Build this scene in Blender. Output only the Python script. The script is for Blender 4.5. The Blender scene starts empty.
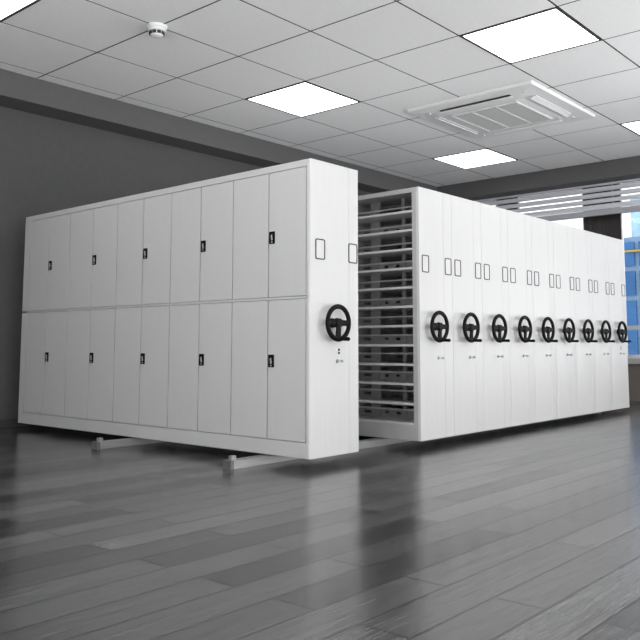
import bpy, bmesh, math, random
from mathutils import Vector, Matrix
random.seed(7)
S = bpy.context.scene
COL = S.collection
PI = math.pi

# ------------------------------------------------------------------ materials
def new_mat(name):
    m = bpy.data.materials.new(name); m.use_nodes = True
    nt = m.node_tree; b = nt.nodes['Principled BSDF']
    return m, nt, b
def N(nt, t, **kw):
    n = nt.nodes.new(t)
    for k, v in kw.items():
        if hasattr(n, k) and not k[0].isupper(): setattr(n, k, v)
        else: n.inputs[k].default_value = v
    return n
def lnk(nt, a, b): nt.links.new(a, b)
def plain(name, col, rough=.5, metal=0, spec=.5, noise=0, bump=0, scale=(8, 8, 8), coat=0):
    m, nt, b = new_mat(name)
    c = (col, col, col) if not isinstance(col, tuple) else col
    b.inputs['Base Color'].default_value = (*c, 1)
    b.inputs['Roughness'].default_value = rough
    b.inputs['Metallic'].default_value = metal
    b.inputs['Specular IOR Level'].default_value = spec
    b.inputs['Coat Weight'].default_value = coat
    if noise or bump:
        tc = N(nt, 'ShaderNodeTexCoord'); mp = N(nt, 'ShaderNodeMapping'); mp.inputs['Scale'].default_value = scale
        ns = N(nt, 'ShaderNodeTexNoise'); ns.inputs['Scale'].default_value = 1; ns.inputs['Detail'].default_value = 5
        lnk(nt, tc.outputs['Object'], mp.inputs['Vector']); lnk(nt, mp.outputs['Vector'], ns.inputs['Vector'])
        if noise:
            r = N(nt, 'ShaderNodeMapRange'); r.inputs['From Min'].default_value = .3; r.inputs['From Max'].default_value = .7
            r.inputs['To Min'].default_value = 1 - noise; r.inputs['To Max'].default_value = 1 + noise
            lnk(nt, ns.outputs['Fac'], r.inputs['Value'])
            mx = N(nt, 'ShaderNodeVectorMath', operation='SCALE'); mx.inputs[0].default_value = c
            lnk(nt, r.outputs['Result'], mx.inputs['Scale']); lnk(nt, mx.outputs['Vector'], b.inputs['Base Color'])
        if bump:
            bp = N(nt, 'ShaderNodeBump'); bp.inputs['Strength'].default_value = bump; bp.inputs['Distance'].default_value = .01
            lnk(nt, ns.outputs['Fac'], bp.inputs['Height']); lnk(nt, bp.outputs['Normal'], b.inputs['Normal'])
    return m
def emit(name, col, s):
    m, nt, b = new_mat(name); b.inputs['Base Color'].default_value = (*col, 1)
    b.inputs['Emission Color'].default_value = (*col, 1); b.inputs['Emission Strength'].default_value = s
    return m

M = {}
M['panel'] = plain('white_powder_coat', .57, .42, noise=.018, bump=.008, scale=(60, 60, 1.5))
M['door'] = plain('light_grey_powder_coat', .555, .45, noise=.008, bump=.003, scale=(40, 40, 1.2))
M['frame'] = plain('grey_steel_frame', .42, .45, noise=.02, scale=(20, 20, 20))
M['shelf'] = plain('shelf_steel', .56, .4, noise=.03, scale=(20, 5, 20))
M['divider'] = plain('perforated_steel', .25, .5, noise=.05, scale=(20, 5, 20))
M['black'] = plain('black_plastic', .004, .55, spec=.12, noise=.1, scale=(40, 40, 40))
M['blackedge'] = plain('dark_label_rim', .03, .5)
M['card'] = plain('white_card', .6, .6)
M['chrome'] = plain('chrome', .75, .3, .6, noise=.02)
M['keyblue'] = plain('pale_blue_key_plastic', (.40, .43, .52), .3)
M['lockmetal'] = plain('brushed_lock_metal', .34, .35, .7)
M['rail'] = plain('galvanised_rail', .38, .4, .6, noise=.08, scale=(3, 30, 30))
M['railend'] = plain('dark_rail_end', .16, .5, .3, noise=.1, scale=(30, 30, 30))
M['roller'] = plain('steel_roller', .2, .4, .8)
M['tile'] = plain('mineral_ceiling_tile', .90, .9, spec=.2, noise=.035, bump=.12, scale=(70, 70, 70))
M['void'] = plain('dark_plenum', .03, .9)
M['alu'] = plain('black_light_frame', .03, .5)
M['wall'] = plain('dark_grey_wall_paint', .09, .75, spec=.3, noise=.05, bump=.05, scale=(14, 14, 14))
M['beam'] = plain('grey_beam_paint', .115, .75, spec=.3, noise=.03, bump=.03, scale=(14, 14, 14))
M['brownwall'] = plain('taupe_wall_panel', (.17, .145, .13), .7, noise=.05, scale=(6, 6, 6))
M['plaster'] = plain('white_plaster', .75, .85, spec=.2, noise=.03, scale=(9, 9, 9))
M['base'] = plain('dark_baseboard', .05, .5, noise=.1, scale=(9, 9, 9))
M['pier'] = plain('dark_brown_cladding', (.030, .025, .023), .5, noise=.35, scale=(1, 9, .2))
M['winframe'] = plain('white_window_frame', .7, .4, noise=.02)
M['sill'] = plain('silver_sill', .6, .35, .3, noise=.03)
M['slat'] = plain('silver_blind_slat', (.72, .73, .77), .45, .1, noise=.04, scale=(4, 1, 30))
M['barslat'] = plain('grey_blind_rail', (.42, .43, .46), .5, .2, noise=.04, scale=(4, 1, 30))
M['acwhite'] = plain('white_plastic', .80, .45, noise=.015)
M['acgrille'] = plain('pale_grey_grille', .58, .6, noise=.03, scale=(90, 6, 6))
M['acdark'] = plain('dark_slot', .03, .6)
M['detector'] = plain('detector_plastic', .82, .4, noise=.01)
M['lamp'] = emit('lit_diffuser', (1, 1, 1), 5.0)
M['bglass'] = plain('blue_facade_glass', (.03, .16, .42), .2, noise=.35, scale=(.4, .8, .5))
M['bglassl'] = plain('pale_blue_facade_glass', (.38, .62, .85), .2, noise=.4, scale=(.3, .9, .9))
M['bconc'] = plain('pale_blue_mullion', (.22, .36, .54), .6, noise=.1)
M['ochre'] = plain('ochre_painted_band', (.55, .38, .08), .6, noise=.1)
M['ground'] = plain('grey_paving', .35, .9, noise=.1, scale=(.5, .5, .5))

def floor_mat():
    m, nt, b = new_mat('grey_wood_planks')
    tc = N(nt, 'ShaderNodeTexCoord'); mp = N(nt, 'ShaderNodeMapping')
    mp.inputs['Location'].default_value = (.31, .068, 0)
    lnk(nt, tc.outputs['Object'], mp.inputs['Vector'])
    def brick(c1, c2, mo, ms):
        br = N(nt, 'ShaderNodeTexBrick'); br.offset = .37; br.offset_frequency = 2; br.squash = 1
        br.inputs['Color1'].default_value = (c1,) * 3 + (1,); br.inputs['Color2'].default_value = (c2,) * 3 + (1,)
        br.inputs['Mortar'].default_value = (mo,) * 3 + (1,)
        br.inputs['Scale'].default_value = 1; br.inputs['Mortar Size'].default_value = ms
        br.inputs['Mortar Smooth'].default_value = .3; br.inputs['Bias'].default_value = 0
        br.inputs['Brick Width'].default_value = 1.45; br.inputs['Row Height'].default_value = .2067
        lnk(nt, mp.outputs['Vector'], br.inputs['Vector']); return br
    br = brick(.022, .105, .004, .0055)
    # long wood grain
    gm = N(nt, 'ShaderNodeMapping'); gm.inputs['Scale'].default_value = (1.3, 26, 1)
    sh = N(nt, 'ShaderNodeVectorMath', operation='ADD')
    sc = N(nt, 'ShaderNodeVectorMath', operation='SCALE'); sc.inputs['Scale'].default_value = 37
    lnk(nt, br.outputs['Color'], sc.inputs[0]); lnk(nt, tc.outputs['Object'], sh.inputs[0]); lnk(nt, sc.outputs['Vector'], sh.inputs[1])
    lnk(nt, sh.outputs['Vector'], gm.inputs['Vector'])
    g = N(nt, 'ShaderNodeTexNoise'); g.inputs['Scale'].default_value = 2.2; g.inputs['Detail'].default_value = 8; g.inputs['Roughness'].default_value = .65
    g.inputs['Distortion'].default_value = .5
    lnk(nt, gm.outputs['Vector'], g.inputs['Vector'])
    r = N(nt, 'ShaderNodeMapRange'); r.inputs['From Min'].default_value = .25; r.inputs['From Max'].default_value = .75
    r.inputs['To Min'].default_value = .45; r.inputs['To Max'].default_value = 1.6
    lnk(nt, g.outputs['Fac'], r.inputs['Value'])
    mx = N(nt, 'ShaderNodeVectorMath', operation='SCALE')
    lnk(nt, br.outputs['Color'], mx.inputs[0]); lnk(nt, r.outputs['Result'], mx.inputs['Scale'])
    lnk(nt, mx.outputs['Vector'], b.inputs['Base Color'])
    rr = N(nt, 'ShaderNodeMapRange'); rr.inputs['To Min'].default_value = .12; rr.inputs['To Max'].default_value = .32
    lnk(nt, g.outputs['Fac'], rr.inputs['Value']); lnk(nt, rr.outputs['Result'], b.inputs['Roughness'])
    b.inputs['Specular IOR Level'].default_value = .9
    b1 = N(nt, 'ShaderNodeBump'); b1.inputs['Strength'].default_value = .10; b1.inputs['Distance'].default_value = .003
    lnk(nt, g.outputs['Fac'], b1.inputs['Height'])
    b2 = N(nt, 'ShaderNodeBump'); b2.invert = True; b2.inputs['Strength'].default_value = 1; b2.inputs['Distance'].default_value = .005
    lnk(nt, br.outputs['Fac'], b2.inputs['Height']); lnk(nt, b1.outputs['Normal'], b2.inputs['Normal'])
    lnk(nt, b2.outputs['Normal'], b.inputs['Normal'])
    return m
M['floor'] = floor_mat()
def glass_mat():
    m = bpy.data.materials.new('window_glass'); m.use_nodes = True; nt = m.node_tree
    nt.nodes.clear()
    o = N(nt, 'ShaderNodeOutputMaterial'); mx = N(nt, 'ShaderNodeMixShader')
    t = N(nt, 'ShaderNodeBsdfTransparent'); t.inputs['Color'].default_value = (.95, .95, .95, 1)
    g = N(nt, 'ShaderNodeBsdfGlossy'); g.inputs['Roughness'].default_value = .02
    f = N(nt, 'ShaderNodeFresnel'); f.inputs['IOR'].default_value = 1.3
    lnk(nt, f.outputs['Fac'], mx.inputs['Fac']); lnk(nt, t.outputs[0], mx.inputs[1]); lnk(nt, g.outputs[0], mx.inputs[2])
    lnk(nt, mx.outputs[0], o.inputs['Surface'])
    return m
M['glass'] = glass_mat()

# ------------------------------------------------------------------ mesh helpers
def bm_new(): return bmesh.new()
def box(bm, x0, x1, y0, y1, z0, z1, bev=0):
    t = bmesh.new()
    vs = [t.verts.new((x, y, z)) for x in (x0, x1) for y in (y0, y1) for z in (z0, z1)]
    for f in ((0, 1, 3, 2), (4, 6, 7, 5), (0, 4, 5, 1), (2, 3, 7, 6), (0, 2, 6, 4), (1, 5, 7, 3)):
        t.faces.new([vs[i] for i in f])
    if bev: bmesh.ops.bevel(t, geom=t.edges[:], offset=bev, segments=2, profile=.5, affect='EDGES')
    join(bm, t)
def join(bm, t):
    me = bpy.data.meshes.new('tmp'); t.to_mesh(me); t.free(); bm.from_mesh(me); bpy.data.meshes.remove(me)
def prism(bm, pts, z0, z1, axis='z'):
    """closed polygon pts (a,b) extruded along axis"""
    def P(a, b, c):
        return {'z': (a, b, c), 'y': (a, c, b), 'x': (c, a, b)}[axis]
    lo = [bm.verts.new(P(a, b, z0)) for a, b in pts]; hi = [bm.verts.new(P(a, b, z1)) for a, b in pts]
    n = len(pts)
    bm.faces.new(lo[::-1]); bm.faces.new(hi)
    for i in range(n): bm.faces.new((lo[i], lo[(i + 1) % n], hi[(i + 1) % n], hi[i]))
def cyl(bm, p0, p1, r0, r1=None, seg=24):
    r1 = r0 if r1 is None else r1
    p0 = Vector(p0); p1 = Vector(p1); d = p1 - p0
    q = Vector((0, 0, 1)).rotation_difference(d.normalized()).to_matrix().to_4x4()
    bmesh.ops.create_cone(bm, cap_ends=True, segments=seg, radius1=r0, radius2=r1, depth=d.length,
                          matrix=Matrix.Translation((p0 + p1) / 2) @ q)
def lathe(bm, prof, c, seg=40):
    rings = []
    for r, z in prof:
        rings.append([bm.verts.new((c[0] + r * math.cos(2 * PI * i / seg), c[1] + r * math.sin(2 * PI * i / seg), c[2] + z)) for i in range(seg)])
    for a, b in zip(rings, rings[1:]):
        for i in range(seg): bm.faces.new((a[i], a[(i + 1) % seg], b[(i + 1) % seg], b[i]))
    bm.faces.new(rings[0]); bm.faces.new(rings[-1][::-1])
def torus(bm, c, R, r, seg=48, rs=12):
    g = []
    for i in range(seg):
        a = 2 * PI * i / seg; row = []
        for j in range(rs):
            b = 2 * PI * j / rs; q = R + r * math.cos(b)
            row.append(bm.verts.new((c[0] + q * math.cos(a), c[1] + r * .85 * math.sin(b), c[2] + q * math.sin(a))))
        g.append(row)
    for i in range(seg):
        for j in range(rs):
            bm.faces.new((g[i][j], g[(i + 1) % seg][j], g[(i + 1) % seg][(j + 1) % rs], g[i][(j + 1) % rs]))
def rrect(cx, cz, w, h, r, n=5):
    pts = []
    for sx, sz, a0 in ((1, 1, 0), (-1, 1, PI / 2), (-1, -1, PI), (1, -1, 3 * PI / 2)):
        for i in range(n + 1):
            a = a0 + PI / 2 * i / n
            pts.append((cx + sx * (w / 2 - r) + r * math.cos(a), cz + sz * (h / 2 - r) + r * math.sin(a)))
    return pts
def ring_prism(bm, outer, inner, y0, y1):
    n = len(outer)
    L = [[bm.verts.new((a, y, b)) for a, b in ring] for ring in (outer, inner) for y in (y0, y1)]
    o0, o1, i0, i1 = L
    for k in range(n):
        j = (k + 1) % n
        bm.faces.new((o0[k], o0[j], i0[j], i0[k])); bm.faces.new((o1[j], o1[k], i1[k], i1[j]))
        bm.faces.new((o0[j], o0[k], o1[k], o1[j])); bm.faces.new((i0[k], i0[j], i1[j], i1[k]))
def obj(name, bm, mat, parent=None, smooth=False, label=None):
    bmesh.ops.recalc_face_normals(bm, faces=bm.faces[:])
    me = bpy.data.meshes.new(name); bm.to_mesh(me); bm.free(); me.materials.append(mat)
    if smooth:
        me.polygons.foreach_set('use_smooth', [True] * len(me.polygons))
        me.set_sharp_from_angle(angle=math.radians(38))
    o = bpy.data.objects.new(name, me); COL.objects.link(o)
    if parent: o.parent = parent
    if label: o['label'] = label
    return o
def tag(o, label, cat, group=None):
    o['label'] = label; o['category'] = cat
    if group: o['group'] = group
    return o
def thing(name, label, cat, loc=(0, 0, 0), group=None):
    o = bpy.data.objects.new(name, None); COL.objects.link(o); o.location = loc; o.empty_display_size = .2
    return tag(o, label, cat, group)
def struct(name, bm, mat, parent=None, smooth=False):
    o = obj(name, bm, mat, parent, smooth)
    if not parent: o['kind'] = 'structure'
    return o
def copy_tree(o, parent=None):
    c = o.copy(); COL.objects.link(c)
    if parent: c.parent = parent
    for ch in list(o.children): copy_tree(ch, c)
    return c

# ------------------------------------------------------------------ dimensions
FZ = -.045                    # floor
HC = 3.949                    # ceiling
GX, GY, T = .025, 2.033, 1.0452   # ceiling grid
YW = 4.74; YB = 4.33          # back wall, front face of its beam
XW = 8.75; XB = 8.353         # window wall, front face of its beam
SZ = 3.656                    # underside of beams
XL = -7.5; YF = -9.0          # unseen walls
L = 4.394; ZB = .03; ZT = 2.33
LX = .592                     # width of the near unit
P = .5548; X0 = 1.4632        # row of nine

# ------------------------------------------------------------------ room
b = bm_new(); box(b, XL - .2, XW + .3, YF - .2, YW + .2, FZ - .2, FZ); struct('floor', b, M['floor'])
lights_ij = [(i, j) for i in (-6, -2, 2, 6) for j in (0, -3, -6, -9)]
b = bm_new(); g = .0095
xs = [XL] + [GX + i * T for i in range(-7, 8)] + [XB]
ys = [YF] + [GY + j * T for j in range(-10, 3)] + [YB]
lit = {(round(GX + i * T, 3), round(GY + j * T, 3)) for i, j in lights_ij}
for i in range(len(xs) - 1):
    for j in range(len(ys) - 1):
        if (round(xs[i], 3), round(ys[j], 3)) in lit: continue
        box(b, xs[i] + g, xs[i + 1] - g, ys[j] + g, ys[j + 1] - g, HC, HC + .0015)
struct('ceiling', b, M['tile'])
b = bm_new(); box(b, XL - .2, XW + .3, YF - .2, YW + .2, HC + .06, HC + .2); struct('ceiling_slab', b, M['void'])

b = bm_new(); box(b, XL - .2, XW + .3, YW, YW + .2, FZ, HC + .06); struct('wall_back', b, M['wall'])
b = bm_new(); box(b, XL, XW, YB, YW, SZ, HC + .05); struct('trim_1', b, M['beam'])
b = bm_new(); box(b, XB, XW + .02, YF, YB, SZ, HC + .05); struct('trim_2', b, M['beam'])
b = bm_new(); box(b, XL, XW, YW - .012, YW, FZ, FZ + .09); struct('baseboard_back', b, M['base'])
b = bm_new(); lw = [(-8.4, -4.6), (-4.0, -.2)]  # unseen left windows, added to bring more light from that side
box(b, XL - .2, XL, YF, YW, FZ, .4); box(b, XL - .2, XL, YF, YW, 3.5, HC + .06)
ed = [YF] + [v for w_ in lw for v in w_] + [YW]
for a0, a1 in zip(ed[0::2], ed[1::2]): box(b, XL - .2, XL, a0, a1, .4, 3.5)
struct('wall_left', b, M['plaster'])
for n, (w0, w1) in enumerate(lw, 8):
    b = bm_new(); x0, x1 = XL - .12, XL - .06
    for q in range(4):
        yy = w0 + .03 + (w1 - w0 - .06) * q / 3; box(b, x0, x1, yy - .03, yy + .03, .4, 3.5)
    box(b, x0, x1, w0, w1, .4, .46); box(b, x0, x1, w0, w1, 3.44, 3.5)
    f = struct('window_%d' % n, b, M['winframe'])
    b = bm_new(); box(b, XL - .094, XL - .086, w0 + .03, w1 - .03, .44, 3.46); obj('pane', b, M['glass'], f)

# window wall: openings between piers
SILL = .66
wins = [(3.326, 4.45), (1.603, 2.88), (-2.6, .938), (-6.6, -3.2)]
b = bm_new()
box(b, XW + .02, XW + .3, YF, YW, FZ, SILL - .06)
box(b, XW + .02, XW + .3, YF, YW, SZ, HC + .06)
struct('wall_right', b, M['brownwall'])
edges = [YW] + [v for w in wins for v in (w[1], w[0])] + [YF]
k = 1
for a0, a1 in zip(edges[0::2], edges[1::2]):
    b = bm_new(); box(b, XW + .14, XW + .2, a1, a0, SILL - .06, SZ)
    for q in range(int((a0 - a1) / .16)):
        yy = a1 + .08 + q * .16; box(b, XW + .125, XW + .145, yy - .05, yy + .05, SILL, SZ)
    struct('trim_%d' % (k + 2), b, M['pier']); k += 1
for n, (w0, w1) in enumerate(wins, 1):
    b = bm_new(); fx0, fx1 = XW + .13, XW + .19
    box(b, fx0, fx1, w0, w0 + .015, SILL, SZ); box(b, fx0, fx1, w1 - .015, w1, SILL, SZ)
    box(b, fx0, fx1, w0, w1, SILL, SILL + .05); box(b, fx0, fx1, w0, w1, SZ - .012, SZ)
    box(b, fx0, fx1, w0, w1, 1.14, 1.19)
    if w1 - w0 > 2:
        for q in range(1, 3):
            yy = w1 - (w1 - w0) * q / 3; box(b, fx0, fx1, yy - .025, yy + .025, SILL, SZ)
    f = struct('window_%d' % n, b, M['winframe'])
    b = bm_new(); box(b, XW + .155, XW + .163, w0 + .04, w1 - .04, SILL + .04, SZ - .04); obj('pane', b, M['glass'], f)
b = bm_new(); box(b, XW - .03, XW + .3, YF + .02, YW - .02, SILL - .1, SILL, .006); struct('trim_9', b, M['sill'])

# front wall behind the camera with three unseen wide windows, added as a daylight source
b = bm_new()
box(b, XL - .2, XW + .3, YF - .2, YF, FZ, .4); box(b, XL - .2, XW + .3, YF - .2, YF, 3.5, HC + .06)
fw = [(-6.8, -2.4), (-1.8, 2.8), (3.4, 8.2)]
ed = [XL - .2] + [v for w in fw for v in w] + [XW + .3]
for a0, a1 in zip(ed[0::2], ed[1::2]): box(b, a0, a1, YF - .2, YF, .4, 3.5)
struct('wall_front', b, M['plaster'])
for n, (w0, w1) in enumerate(fw, 5):
    b = bm_new(); y0, y1 = YF - .12, YF - .06
    for q in range(4):
        xx = w0 + .03 + (w1 - w0 - .06) * q / 3; box(b, xx - .03, xx + .03, y0, y1, .4, 3.5)
    box(b, w0, w1, y0, y1, .4, .46); box(b, w0, w1, y0, y1, 3.44, 3.5)
    f = struct('window_%d' % n, b, M['winframe'])
    b = bm_new(); box(b, w0 + .03, w1 - .03, YF - .094, YF - .086, .44, 3.46); obj('pane', b, M['glass'], f)

# ------------------------------------------------------------------ blind
bl = thing('window_blind', 'silver horizontal-slat blind half lowered over the windows behind the shelving row', 'blind', (XW - .04, 2, SZ))
BX = XW - .04
b = bm_new()
zt = 3.645
for k, (z1, z0) in enumerate([(3.650, 3.610), (3.590, 3.512), (3.487, 3.410), (3.385, 3.312), (3.287, 3.200)]):
    # gently curved slat, leaning a little
    prof = [(-.010, z0), (-.004, z0 - .0), (.008, (z0 + z1) / 2), (-.004, z1), (-.010, z1), (.002, (z0 + z1) / 2)]
    vs = [(BX + a, c) for a, c in prof]
    lo = [b.verts.new((a, -6.8, c)) for a, c in vs]; hi = [b.verts.new((a, 4.30, c)) for a, c in vs]
    b.faces.new(lo); b.faces.new(hi[::-1])
    for i in range(6): b.faces.new((lo[i], hi[i], hi[(i + 1) % 6], lo[(i + 1) % 6]))
sl = obj('slats', b, M['slat'], bl); sl.matrix_parent_inverse = Matrix.Translation((-(XW - .04), -2, -SZ))
b = bm_new(); box(b, BX - .03, BX + .03, -6.8, 4.30, 3.092, 3.192, .008)
o = obj('bottom_rail', b, M['barslat'], bl); o.matrix_parent_inverse = Matrix.Translation((-(XW - .04), -2, -SZ))
for yy in (-6, -4.5, -3, -1.5, -.2, 1.0, 2.2, 3.2, 4.1):
    b = bm_new(); box(b, BX - .002, BX + .002, yy - .004, yy + .004, 3.1, SZ)
    o = obj('ladder_cord', b, M['slat'], bl); o.matrix_parent_inverse = Matrix.Translation((-(XW - .04), -2, -SZ))

# ------------------------------------------------------------------ outside
b = bm_new(); box(b, XW + .6, 60, -40, 40, -6.2, -6); g_ = struct('ground', b, M['ground'])
ob = thing('office_building', 'blue glass office building seen through the window beside the shelving row', 'building', (17, 2, -6))
inv = Matrix.Translation((-17, -2, 6))
b = bm_new(); box(b, 17, 23, -4, 5.0, -6, 3.8)
o = obj('wall', b, M['bconc'], ob); o.matrix_parent_inverse = inv
for fl in range(12):
    z0 = -5.8 + fl * .8
    for c in range(6):
        y0 = -3.85 + c * 1.5
        b = bm_new(); box(b, 16.94, 17.0, y0, y0 + 1.38, z0, z0 + .66)
        o = obj('window', b, M['bglass'], ob); o.matrix_parent_inverse = inv
b = bm_new(); box(b, 16.88, 16.99, -4, 5.0, 3.38, 3.43)
o = obj('ledge', b, M['ochre'], ob, label='ochre painted ledge'); o.matrix_parent_inverse = inv

tw = thing('office_tower', 'pale glass tower with diagonal bracing, farther off above the blue building', 'building', (26, 6, -6))
inv = Matrix.Translation((-26, -6, 6))
b = bm_new(); box(b, 26, 30, -2, 7, -6, 6.6); o = obj('wall', b, M['bglassl'], tw); o.matrix_parent_inverse = inv
b = bm_new()
for q in range(-2, 6, 2):
    for zz in (-6, -2.9, .2, 3.3):
        for s_ in (1, -1):
            cyl(b, (25.95, q + (0 if s_ > 0 else 2), zz), (25.95, q + (2 if s_ > 0 else 0), zz + 3.1), .09, seg=8)
o = obj('bracing', b, M['winframe'], tw); o.matrix_parent_inverse = inv

# ------------------------------------------------------------------ ceiling lights
lab = {(2, 0): 'square lit ceiling panel left of the middle, above the closed cabinet',
       (2, -3): 'largest square lit ceiling panel at the top right, nearest the air conditioner',
       (6, 0): 'small far lit ceiling panel beyond the air conditioner, near the beam corner',
       (6, -3): 'lit ceiling panel cut off at the right edge of the picture',
       (-2, 0): 'lit ceiling panel just showing in the top left corner of the picture'}
proto = None
for i, j in lights_ij:
    if (i, j) not in lab: continue
    loc = (GX + (i + .5) * T, GY + (j + .5) * T, HC)
    if proto is None:
        proto = thing('ceiling_light', '', 'ceiling light', loc, 'square ceiling light panels')
        h = T / 2 - .004; b = bm_new()
        for s in (-1, 1):
            box(b, s * h, s * (h - .022), -h, h, -.006, .05); box(b, -h, h, s * h, s * (h - .022), -.006, .05)
        box(b, -h, h, -h, h, .04, .05)
        obj('frame', b, M['alu'], proto)
        b = bm_new(); q = h - .022; box(b, -q, q, -q, q, .0, .012); obj('diffuser', b, M['lamp'], proto)
        o = proto
    else:
        o = copy_tree(proto); o.location = loc
    o['label'] = lab[(i, j)]
for i, j in lights_ij:                 # the same panels continuing behind the camera
    if (i, j) in lab: continue
    o = copy_tree(proto); o.location = (GX + (i + .5) * T, GY + (j + .5) * T, HC)
    o['label'] = 'lit ceiling panel of the rows behind the camera, outside the picture'
    o['group'] = 'ceiling panels behind the camera'

# ------------------------------------------------------------------ ceiling cassette
ac = thing('air_conditioner', 'white ceiling cassette air conditioner with central grey grille', 'air conditioner', (4.735, .905, HC))
w = .93; b = bm_new()
def rsq(h, r): return rrect(0, 0, 2 * h, 2 * h, r, 6)
def skirt(bm, rings):
    R = [[bm.verts.new((x, y * .965, z)) for x, y in rsq(h, r)] for h, r, z in rings]
    for A, B in zip(R, R[1:]):
        n = len(A)
        for k in range(n): bm.faces.new((A[k], A[(k + 1) % n], B[(k + 1) % n], B[k]))
    return R
R = skirt(b, [(w, .03, 0), (w, .03, -.02), (w - .012, .028, -.035), (w - .30, .03, -.045), (w - .33, .03, -.055), (w - .42, .02, -.055)])
b.faces.new(R[-1]); b.faces.new(R[0][::-1])
obj('panel', b, M['acwhite'], ac, True)
b = bm_new(); q = .505
box(b, -q, q, -q * .94, q * .94, -.07, -.05, .005)
gr = obj('intake_grille', b, M['acgrille'], ac)
b = bm_new()
for k in range(0, 34, 1):
    xx = -q + .03 + k * (2 * q - .06) / 33; box(b, xx - .004, xx + .004, -q * .94 + .02, q * .94 - .02, -.0745, -.069)
obj('grille_bars', b, M['acgrille'], gr)
b = bm_new()
for yy in (-.17, .17): box(b, -q, q, yy - .012, yy + .012, -.078, -.069)
for xx in (-q + .008, q - .008): box(b, xx - .012, xx + .012, -q * .94, q * .94, -.078, -.069)
for yy in (-q * .94 + .008, q * .94 - .008): box(b, -q, q, yy - .012, yy + .012, -.078, -.069)
obj('grille_rim', b, M['acwhite'], gr)
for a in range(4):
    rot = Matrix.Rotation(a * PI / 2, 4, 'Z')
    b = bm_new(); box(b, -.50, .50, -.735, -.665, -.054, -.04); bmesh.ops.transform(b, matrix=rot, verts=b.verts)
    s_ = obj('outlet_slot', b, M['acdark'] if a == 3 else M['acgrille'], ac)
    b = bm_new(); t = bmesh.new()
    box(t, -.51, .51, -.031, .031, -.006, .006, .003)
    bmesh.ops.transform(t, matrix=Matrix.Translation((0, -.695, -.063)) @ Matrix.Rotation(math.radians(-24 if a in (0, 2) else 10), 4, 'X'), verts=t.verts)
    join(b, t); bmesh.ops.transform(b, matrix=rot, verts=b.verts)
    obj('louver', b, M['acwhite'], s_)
b = bm_new(); box(b, .25, .36, -.80, -.775, -.0475, -.043, .001); bmesh.ops.transform(b, matrix=Matrix.Rotation(PI / 2, 4, 'Z'), verts=b.verts)
obj('indicator', b, M['acgrille'], ac, label='small grey indicator strip')
for sx in (-1, 1):
    for sy in (-1, 1):
        b = bm_new(); cyl(b, (sx * .70, sy * .68, -.06), (sx * .70, sy * .68, -.038), .014, seg=12); obj('corner_screw', b, M['acgrille'], ac)

# ------------------------------------------------------------------ smoke detector
sd = thing('smoke_detector', 'round white smoke detector on the ceiling at the top left', 'smoke detector', (GX - .01, GY, HC))
b = bm_new(); lathe(b, [(.098, 0), (.098, -.014), (.092, -.026), (.084, -.030)], (0, 0, 0)); obj('base', b, M['detector'], sd, True)
b = bm_new(); lathe(b, [(.084, -.026), (.084, -.050), (.078, -.056), (.066, -.058), (.062, -.086), (.060, -.092), (.052, -.100), (.03, -.106), (.004, -.108)], (0, 0, 0))
hd = obj('head', b, M['detector'], sd, True)
b = bm_new()
for k in range(9):
    t = bmesh.new(); box(t, .050, .0730, -.017, .017, -.0875, -.060)
    bmesh.ops.transform(t, matrix=Matrix.Rotation(2 * PI * (k + .3) / 9, 4, 'Z'), verts=t.verts); join(b, t)
obj('vents', b, M['blackedge'], hd)

# ------------------------------------------------------------------ shared shelving hardware (local x=0 at the unit's left edge, y=0 at the end panel's face)
def end_panel_bm(w, groove, th=.03, r=.016, gw=.0016, gd=.0018):
    pts = []
    for k in range(6):                      # left rounded corner
        a = PI + PI / 2 * k / 5; pts.append((r + r * math.cos(a), r + r * math.sin(a)))
    pts += [(groove - gw, 0), (groove - gw * .4, gd), (groove + gw * .4, gd), (groove + gw, 0)]
    for k in range(6):
        a = -PI / 2 + PI / 2 * k / 5; pts.append((w - r + r * math.cos(a), r + r * math.sin(a)))
    pts += [(w, th), (0, th)]
    b = bm_new(); prism(b, pts, ZB, ZT); return b
def card_holder(parent, cx, cz, mirror=1):
    b = bm_new(); ring_prism(b, rrect(cx, cz, .112, .162, .018), rrect(cx, cz, .094, .144, .011), -.005, .001)
    h = obj('card_holder', b, M['blackedge'], parent)
    b = bm_new(); prism(b, rrect(cx, cz, .096, .146, .011), -.0015, .0008, 'y'); obj('card', b, M['card'], h)
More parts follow.
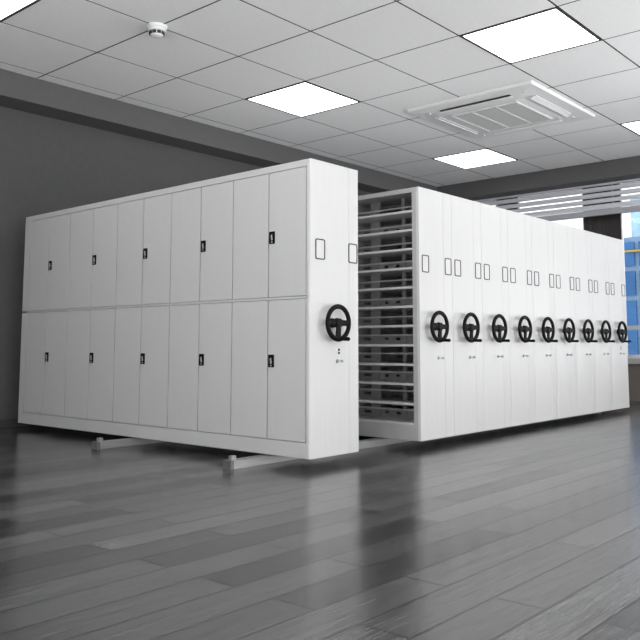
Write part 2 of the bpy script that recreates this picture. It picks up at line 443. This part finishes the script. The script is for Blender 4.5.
def handwheel(parent, cx, cz):
    b = bm_new(); Y = -.065
    torus(b, (cx, Y, cz), .128, .0195)
    cyl(b, (cx, .002, cz), (cx, -.022, cz), .040, .034, 28)
    cyl(b, (cx, -.02, cz), (cx, -.06, cz), .021, seg=20)
    cyl(b, (cx, -.048, cz), (cx, -.084, cz), .040, .034, 28)
    for a in (0, PI, -PI / 2):              # two side spokes and one down
        d = Vector((math.cos(a), 0, math.sin(a))); n = Vector((-math.sin(a), 0, math.cos(a)))
        w0, w1 = (.026, .024) if a >= 0 else (.024, .030)
        t = bmesh.new(); vs = []
        for s, ww, yy in ((.018, w0, Y - .004), (.075, w1 * .9, Y), (.125, w1, Y)):
            c = Vector((cx, yy, cz)) + d * s
            vs.append([t.verts.new(c + n * ww * p + Vector((0, q, 0))) for p, q in ((-1, -.004), (-.6, -.010), (.6, -.010), (1, -.004), (1, .006), (-1, .006))])
        for A, B in zip(vs, vs[1:]):
            for k in range(6): t.faces.new((A[k], A[(k + 1) % 6], B[(k + 1) % 6], B[k]))
        t.faces.new(vs[0][::-1]); t.faces.new(vs[-1]); join(b, t)
    hw = obj('handwheel', b, M['black'], parent, True, label='black three-spoke handwheel')
    b = bm_new(); kx, kz = cx + .006, cz - .126
    cyl(b, (kx, Y - .008, kz), (kx, Y - .03, kz), .009, seg=16)
    cyl(b, (kx, Y - .028, kz), (kx, Y - .100, kz), .0125, .0155, 20)
    cyl(b, (kx, Y - .100, kz), (kx, Y - .107, kz), .0155, .010, 20)
    obj('crank_knob', b, M['black'], hw, True)
def lock(parent, cx, cz):
    b = bm_new(); cyl(b, (cx, .001, cz), (cx, -.006, cz), .017, .015, 24); cyl(b, (cx, -.005, cz), (cx, -.012, cz), .011, seg=20)
    lk = obj('lock', b, M['lockmetal'], parent, True, label='chrome key lock')
    b = bm_new(); box(b, cx - .0015, cx + .0015, -.034, -.010, cz - .004, cz + .004)
    prism(b, [(-.034, cz - .010), (-.060, cz - .012), (-.066, cz), (-.060, cz + .012), (-.034, cz + .010)], cx - .003, cx + .003, 'x')
    obj('key', b, M['keyblue'], lk)
def dots(parent, cx):
    for cz in (.846, .820):
        b = bm_new(); cyl(b, (cx, .001, cz), (cx, -.006, cz), .0095, .008, 18); obj('button', b, M['black'], parent, True, label='small round black button')
def rollers(parent, w, ys_):
    for yy in ys_:
        for xx in (.12, w - .12):
            b = bm_new(); cyl(b, (xx, yy - .02, .055), (xx, yy + .02, .055), .035, seg=24); obj('roller', b, M['roller'], parent, True)
RY = (.485, 2.26)

# ------------------------------------------------------------------ near cabinet with ten pairs of doors
c1 = thing('mobile_cabinet', 'closed grey mobile cabinet with two rows of tall doors, standing apart left of the aisle', 'cabinet', (0, 0, 0))
b = bm_new()
box(b, .055, LX - .002, .03, L, .06, ZT - .001); box(b, .02, .06, .03, L, 2.285, ZT - .001); box(b, .02, .06, .03, L, .06, .14)
box(b, 0, .021, .03, L, 2.276, ZT, .002)                       # top rail
box(b, 0, .021, .03, L, ZB, .146, .002)                        # skirt
box(b, 0, .021, .03, .0385, .14, 2.28); box(b, 0, .021, 4.286, L, .14, 2.28)
box(b, 0, .021, .03, L, 1.2415, 1.2585)
box(b, LX - .02, LX, .03, L, ZB, ZT)
box(b, .02, LX, L - .02, L, ZB, .08)
obj('body', b, M['door'], c1)
obj('end_panel', end_panel_bm(LX, .463), M['panel'], c1, True)
seams = [.0415, .458, .887, 1.310, 1.727, 2.154, 2.578, 3.010, 3.444, 3.867, 4.283]
gp = .006
for z0, z1, lz in ((.149, 1.239, .758), (1.261, 2.273, 1.742)):
    for k in range(10):
        y0, y1 = seams[k] + gp, seams[k + 1] - gp
        b = bm_new(); box(b, 0, .018, y0, y1, z0 + .002, z1 - .002, .0015)
        d = obj('door', b, M['door'], c1)
        if k % 2 == 0:
            hy = y1 - .037
            b = bm_new(); box(b, -.006, .001, hy - .032, hy + .032, lz - .05, lz + .05, .004)
            h = obj('handle', b, M['black'], d, label='black recessed handle plate')
            b = bm_new()                                  # small slanting silver lever
            prism(b, [(hy - .012, lz - .018), (hy + .001, lz - .024), (hy + .008, lz + .018), (hy - .004, lz + .026)], -.011, -.005, 'x')
            cyl(b, (-.0115, hy - .004, lz - .036), (-.005, hy - .004, lz - .036), .006, seg=14)
            obj('latch', b, M['chrome'], h, label='small silver latch')
card_holder(c1, .113, 1.627); card_holder(c1, .513, 1.627)
handwheel(c1, .257, 1.055); lock(c1, .318, .757); dots(c1, .337)
b = bm_new(); cyl(b, (.303, .001, .848), (.303, -.004, .848), .008, seg=14); obj('keyhole', b, M['chrome'], c1, True)
rollers(c1, LX, RY)

# ------------------------------------------------------------------ row of nine open shelving units
levels = [.185 + .1762 * k for k in range(12)]
names = ['first of the row, its side open on bare shelves', 'second unit of the row from the open shelves',
         'third unit of the row from the open shelves', 'fourth unit of the row from the open shelves', 'middle unit of the row of nine joined end panels',
         'fourth unit of the row counted from the window', 'third unit of the row counted from the window',
         'second unit of the row counted from the window', 'last unit of the row, nearest the window, with two black buttons']
def make_unit():
    u = thing('mobile_shelving_unit', '', 'shelving unit', (X0, 0, 0), 'shelving units in the row at the right')
    W = P - .0015
    obj('end_panel', end_panel_bm(W, .404, r=.004), M['panel'], u, True)
    b = bm_new()
    for xa, xb in ((0, .028), (W - .028, W)):
        box(b, xa, xb, .03, .076, ZB, ZT); box(b, xa, xb, L - .04, L, ZB, ZT)
        box(b, xa, xb, .076, L - .04, ZB, .166)
        box(b, xa, xb, .076, L - .04, 2.288, ZT)
    box(b, .028, W - .028, .03, L, .08, .166); box(b, .028, W - .028, .03, L, 2.30, ZT - .001)
    obj('frame', b, M['frame'], u)
    b = bm_new(); box(b, .028, W - .028, L - .03, L - .01, .16, 2.30); obj('rear_panel', b, M['frame'], u)
    # posts on the centre plane
    cxm = W / 2
    for y0, y1 in ((.345, .386), (.655, .77), (1.52, 1.63), (2.38, 2.49), (3.24, 3.35), (4.02, 4.13)):
        b = bm_new(); box(b, cxm - .012, cxm + .012, y0, y1, .166, 2.30); obj('post', b, M['divider'], u)
    for y0 in (.95, 1.81, 2.67, 3.53):        # upright side sheets between bays
        b = bm_new(); box(b, .012, W - .012, y0, y0 + .004, .166, 2.30); obj('upright', b, M['frame'], u)
    for n, z in enumerate(levels):
        b = bm_new(); t0 = .022
        box(b, .002, .022, .077, L - .041, z - t0, z, .003); box(b, W - .022, W - .002, .077, L - .041, z - t0, z, .003)
        box(b, .02, W - .02, .077, L - .041, z - .019, z - .001)
        s = obj('shelf', b, M['shelf'], u)
        b = bm_new(); zr = z + .088
        box(b, cxm - .016, cxm + .016, .077, L - .041, zr - .008, zr + .006)
        obj('back_stop', b, M['shelf'], s)
        b = bm_new()
        full = n % 2 == 0
        x_0, x_1 = cxm - .004, cxm + .004
        def plate(y0, y1, slots):
            za, zb, zc = z, z + .038, z + .064
            box(b, x_0, x_1, y0, y1, za, zb); box(b, x_0, x_1, y0, y1, zc, z + .082)
            cur = y0
            for s0, s1 in slots:
                box(b, x_0, x_1, cur, s0, zb, zc); cur = s1
            box(b, x_0, x_1, cur, y1, zb, zc)
        plate(.655, L - .041, [(v + .775, v + .863) for v in (0, .86, 1.72, 2.58)])
        if full: plate(.077, .655, [(.42, .468), (.564, .601)])
        obj('slotted_plate', b, M['divider'], s)
    card_holder(u, .097, 1.625); card_holder(u, .479, 1.625)
    handwheel(u, .224, 1.050); lock(u, .295, .762); rollers(u, W, RY)
    return u
u0 = make_unit(); u0['label'] = 'white mobile shelving unit, ' + names[0]
for k in range(1, 9):
    u = copy_tree(u0); u.location = (X0 + k * P, 0, 0); u['label'] = 'white mobile shelving unit, ' + names[k]
dots(u, .312)

# ------------------------------------------------------------------ floor rails
def rail(y, label):
    r = thing('floor_rail', label, 'rail', (-.39, y, FZ), 'floor rails under the shelving')
    b = bm_new(); ln = 6.95
    box(b, .03, ln, -.042, .042, 0, .028, .002); box(b, .03, ln, -.042, -.020, .026, .064, .003); box(b, .03, ln, .020, .042, .026, .064, .003)
    box(b, .03, ln, -.022, .022, .026, .036)
    obj('track', b, M['rail'], r)
    b = bm_new(); box(b, 0, .032, -.046, .046, 0, .066, .002); e = obj('end_block', b, M['railend'], r, label='dark square end block')
    b = bm_new(); box(b, .03, .075, -.022, .016, .036, .098, .003); obj('stop', b, M['rail'], r, label='small upright buffer stop')
rail(RY[0], 'steel floor rail sticking out under the near end of the closed cabinet')
rail(RY[1], 'steel floor rail sticking out under the middle of the closed cabinet, farther away')

# ------------------------------------------------------------------ light
w = bpy.data.worlds.new('sky'); S.world = w; w.use_nodes = True
nt = w.node_tree; bg = nt.nodes['Background']
tc = N(nt, 'ShaderNodeTexCoord'); ns = N(nt, 'ShaderNodeTexNoise'); ns.inputs['Scale'].default_value = 3; ns.inputs['Detail'].default_value = 4
lnk(nt, tc.outputs['Generated'], ns.inputs['Vector'])
cr = N(nt, 'ShaderNodeValToRGB'); cr.color_ramp.elements[0].color = (.95, .97, 1, 1); cr.color_ramp.elements[1].color = (1, 1, 1, 1)
cr.color_ramp.elements[0].position = .4; cr.color_ramp.elements[1].position = .6
lnk(nt, ns.outputs['Fac'], cr.inputs['Fac']); lnk(nt, cr.outputs['Color'], bg.inputs['Color'])
bg.inputs['Strength'].default_value = 1.6

def area(name, loc, rot, sx, sy, power, col=(1, 1, 1)):
    ld = bpy.data.lights.new(name, 'AREA'); ld.shape = 'RECTANGLE'; ld.size = sx; ld.size_y = sy; ld.energy = power; ld.color = col
    o = bpy.data.objects.new(name, ld); COL.objects.link(o); o.location = loc; o.rotation_euler = rot; return o
TILT = math.radians(68)       # lamps added outside the unseen windows, tilted up to brighten the ceiling
for (w0, w1), e in zip(fw, (430, 630, 780)):
    area('window_daylight', ((w0 + w1) / 2, YF - 1.1, .7), (PI / 2 + TILT, 0, 0), w1 - w0, 3.0, e)
for (w0, w1), e in zip(lw, (450, 560)):
    area('window_daylight', (XL - 1.1, (w0 + w1) / 2, .7), (0, -PI / 2 - TILT, 0), 3.0, w1 - w0, e)
area('window_daylight', (XW + 1.5, -4.9, .8), (0, PI / 2 + TILT, 0), 2.8, 3.3, 1000)  # fill lamp added outside the unseen right-hand window

# ------------------------------------------------------------------ camera
cam = bpy.data.cameras.new('camera'); co = bpy.data.objects.new('camera', cam); COL.objects.link(co)
yaw, pitch, roll = .8644559701829814, .10146697604990416, -.0010813928362174918
fwd = Vector((math.sin(yaw) * math.cos(pitch), math.cos(yaw) * math.cos(pitch), math.sin(pitch)))
r = Vector((math.cos(yaw), -math.sin(yaw), 0)); u_ = r.cross(fwd)
rr = r * math.cos(roll) + u_ * math.sin(roll); uu = -r * math.sin(roll) + u_ * math.cos(roll)
mt = Matrix((rr, uu, -fwd)).transposed().to_4x4(); mt.translation = Vector((-4.432587574, -4.08077963, .8869646))
co.matrix_world = mt
cam.sensor_fit = 'HORIZONTAL'; cam.sensor_width = 36; cam.lens = 788.671 / 640 * 36
cam.shift_x = (320 - 339.795) / 640; cam.shift_y = (264.207 - 320) / 640
cam.clip_start = .05; cam.clip_end = 200
S.camera = co
vs = S.view_settings; vs.view_transform = 'Standard'; vs.look = 'None'; vs.exposure = 0; vs.gamma = 1; vs.use_curve_mapping = False
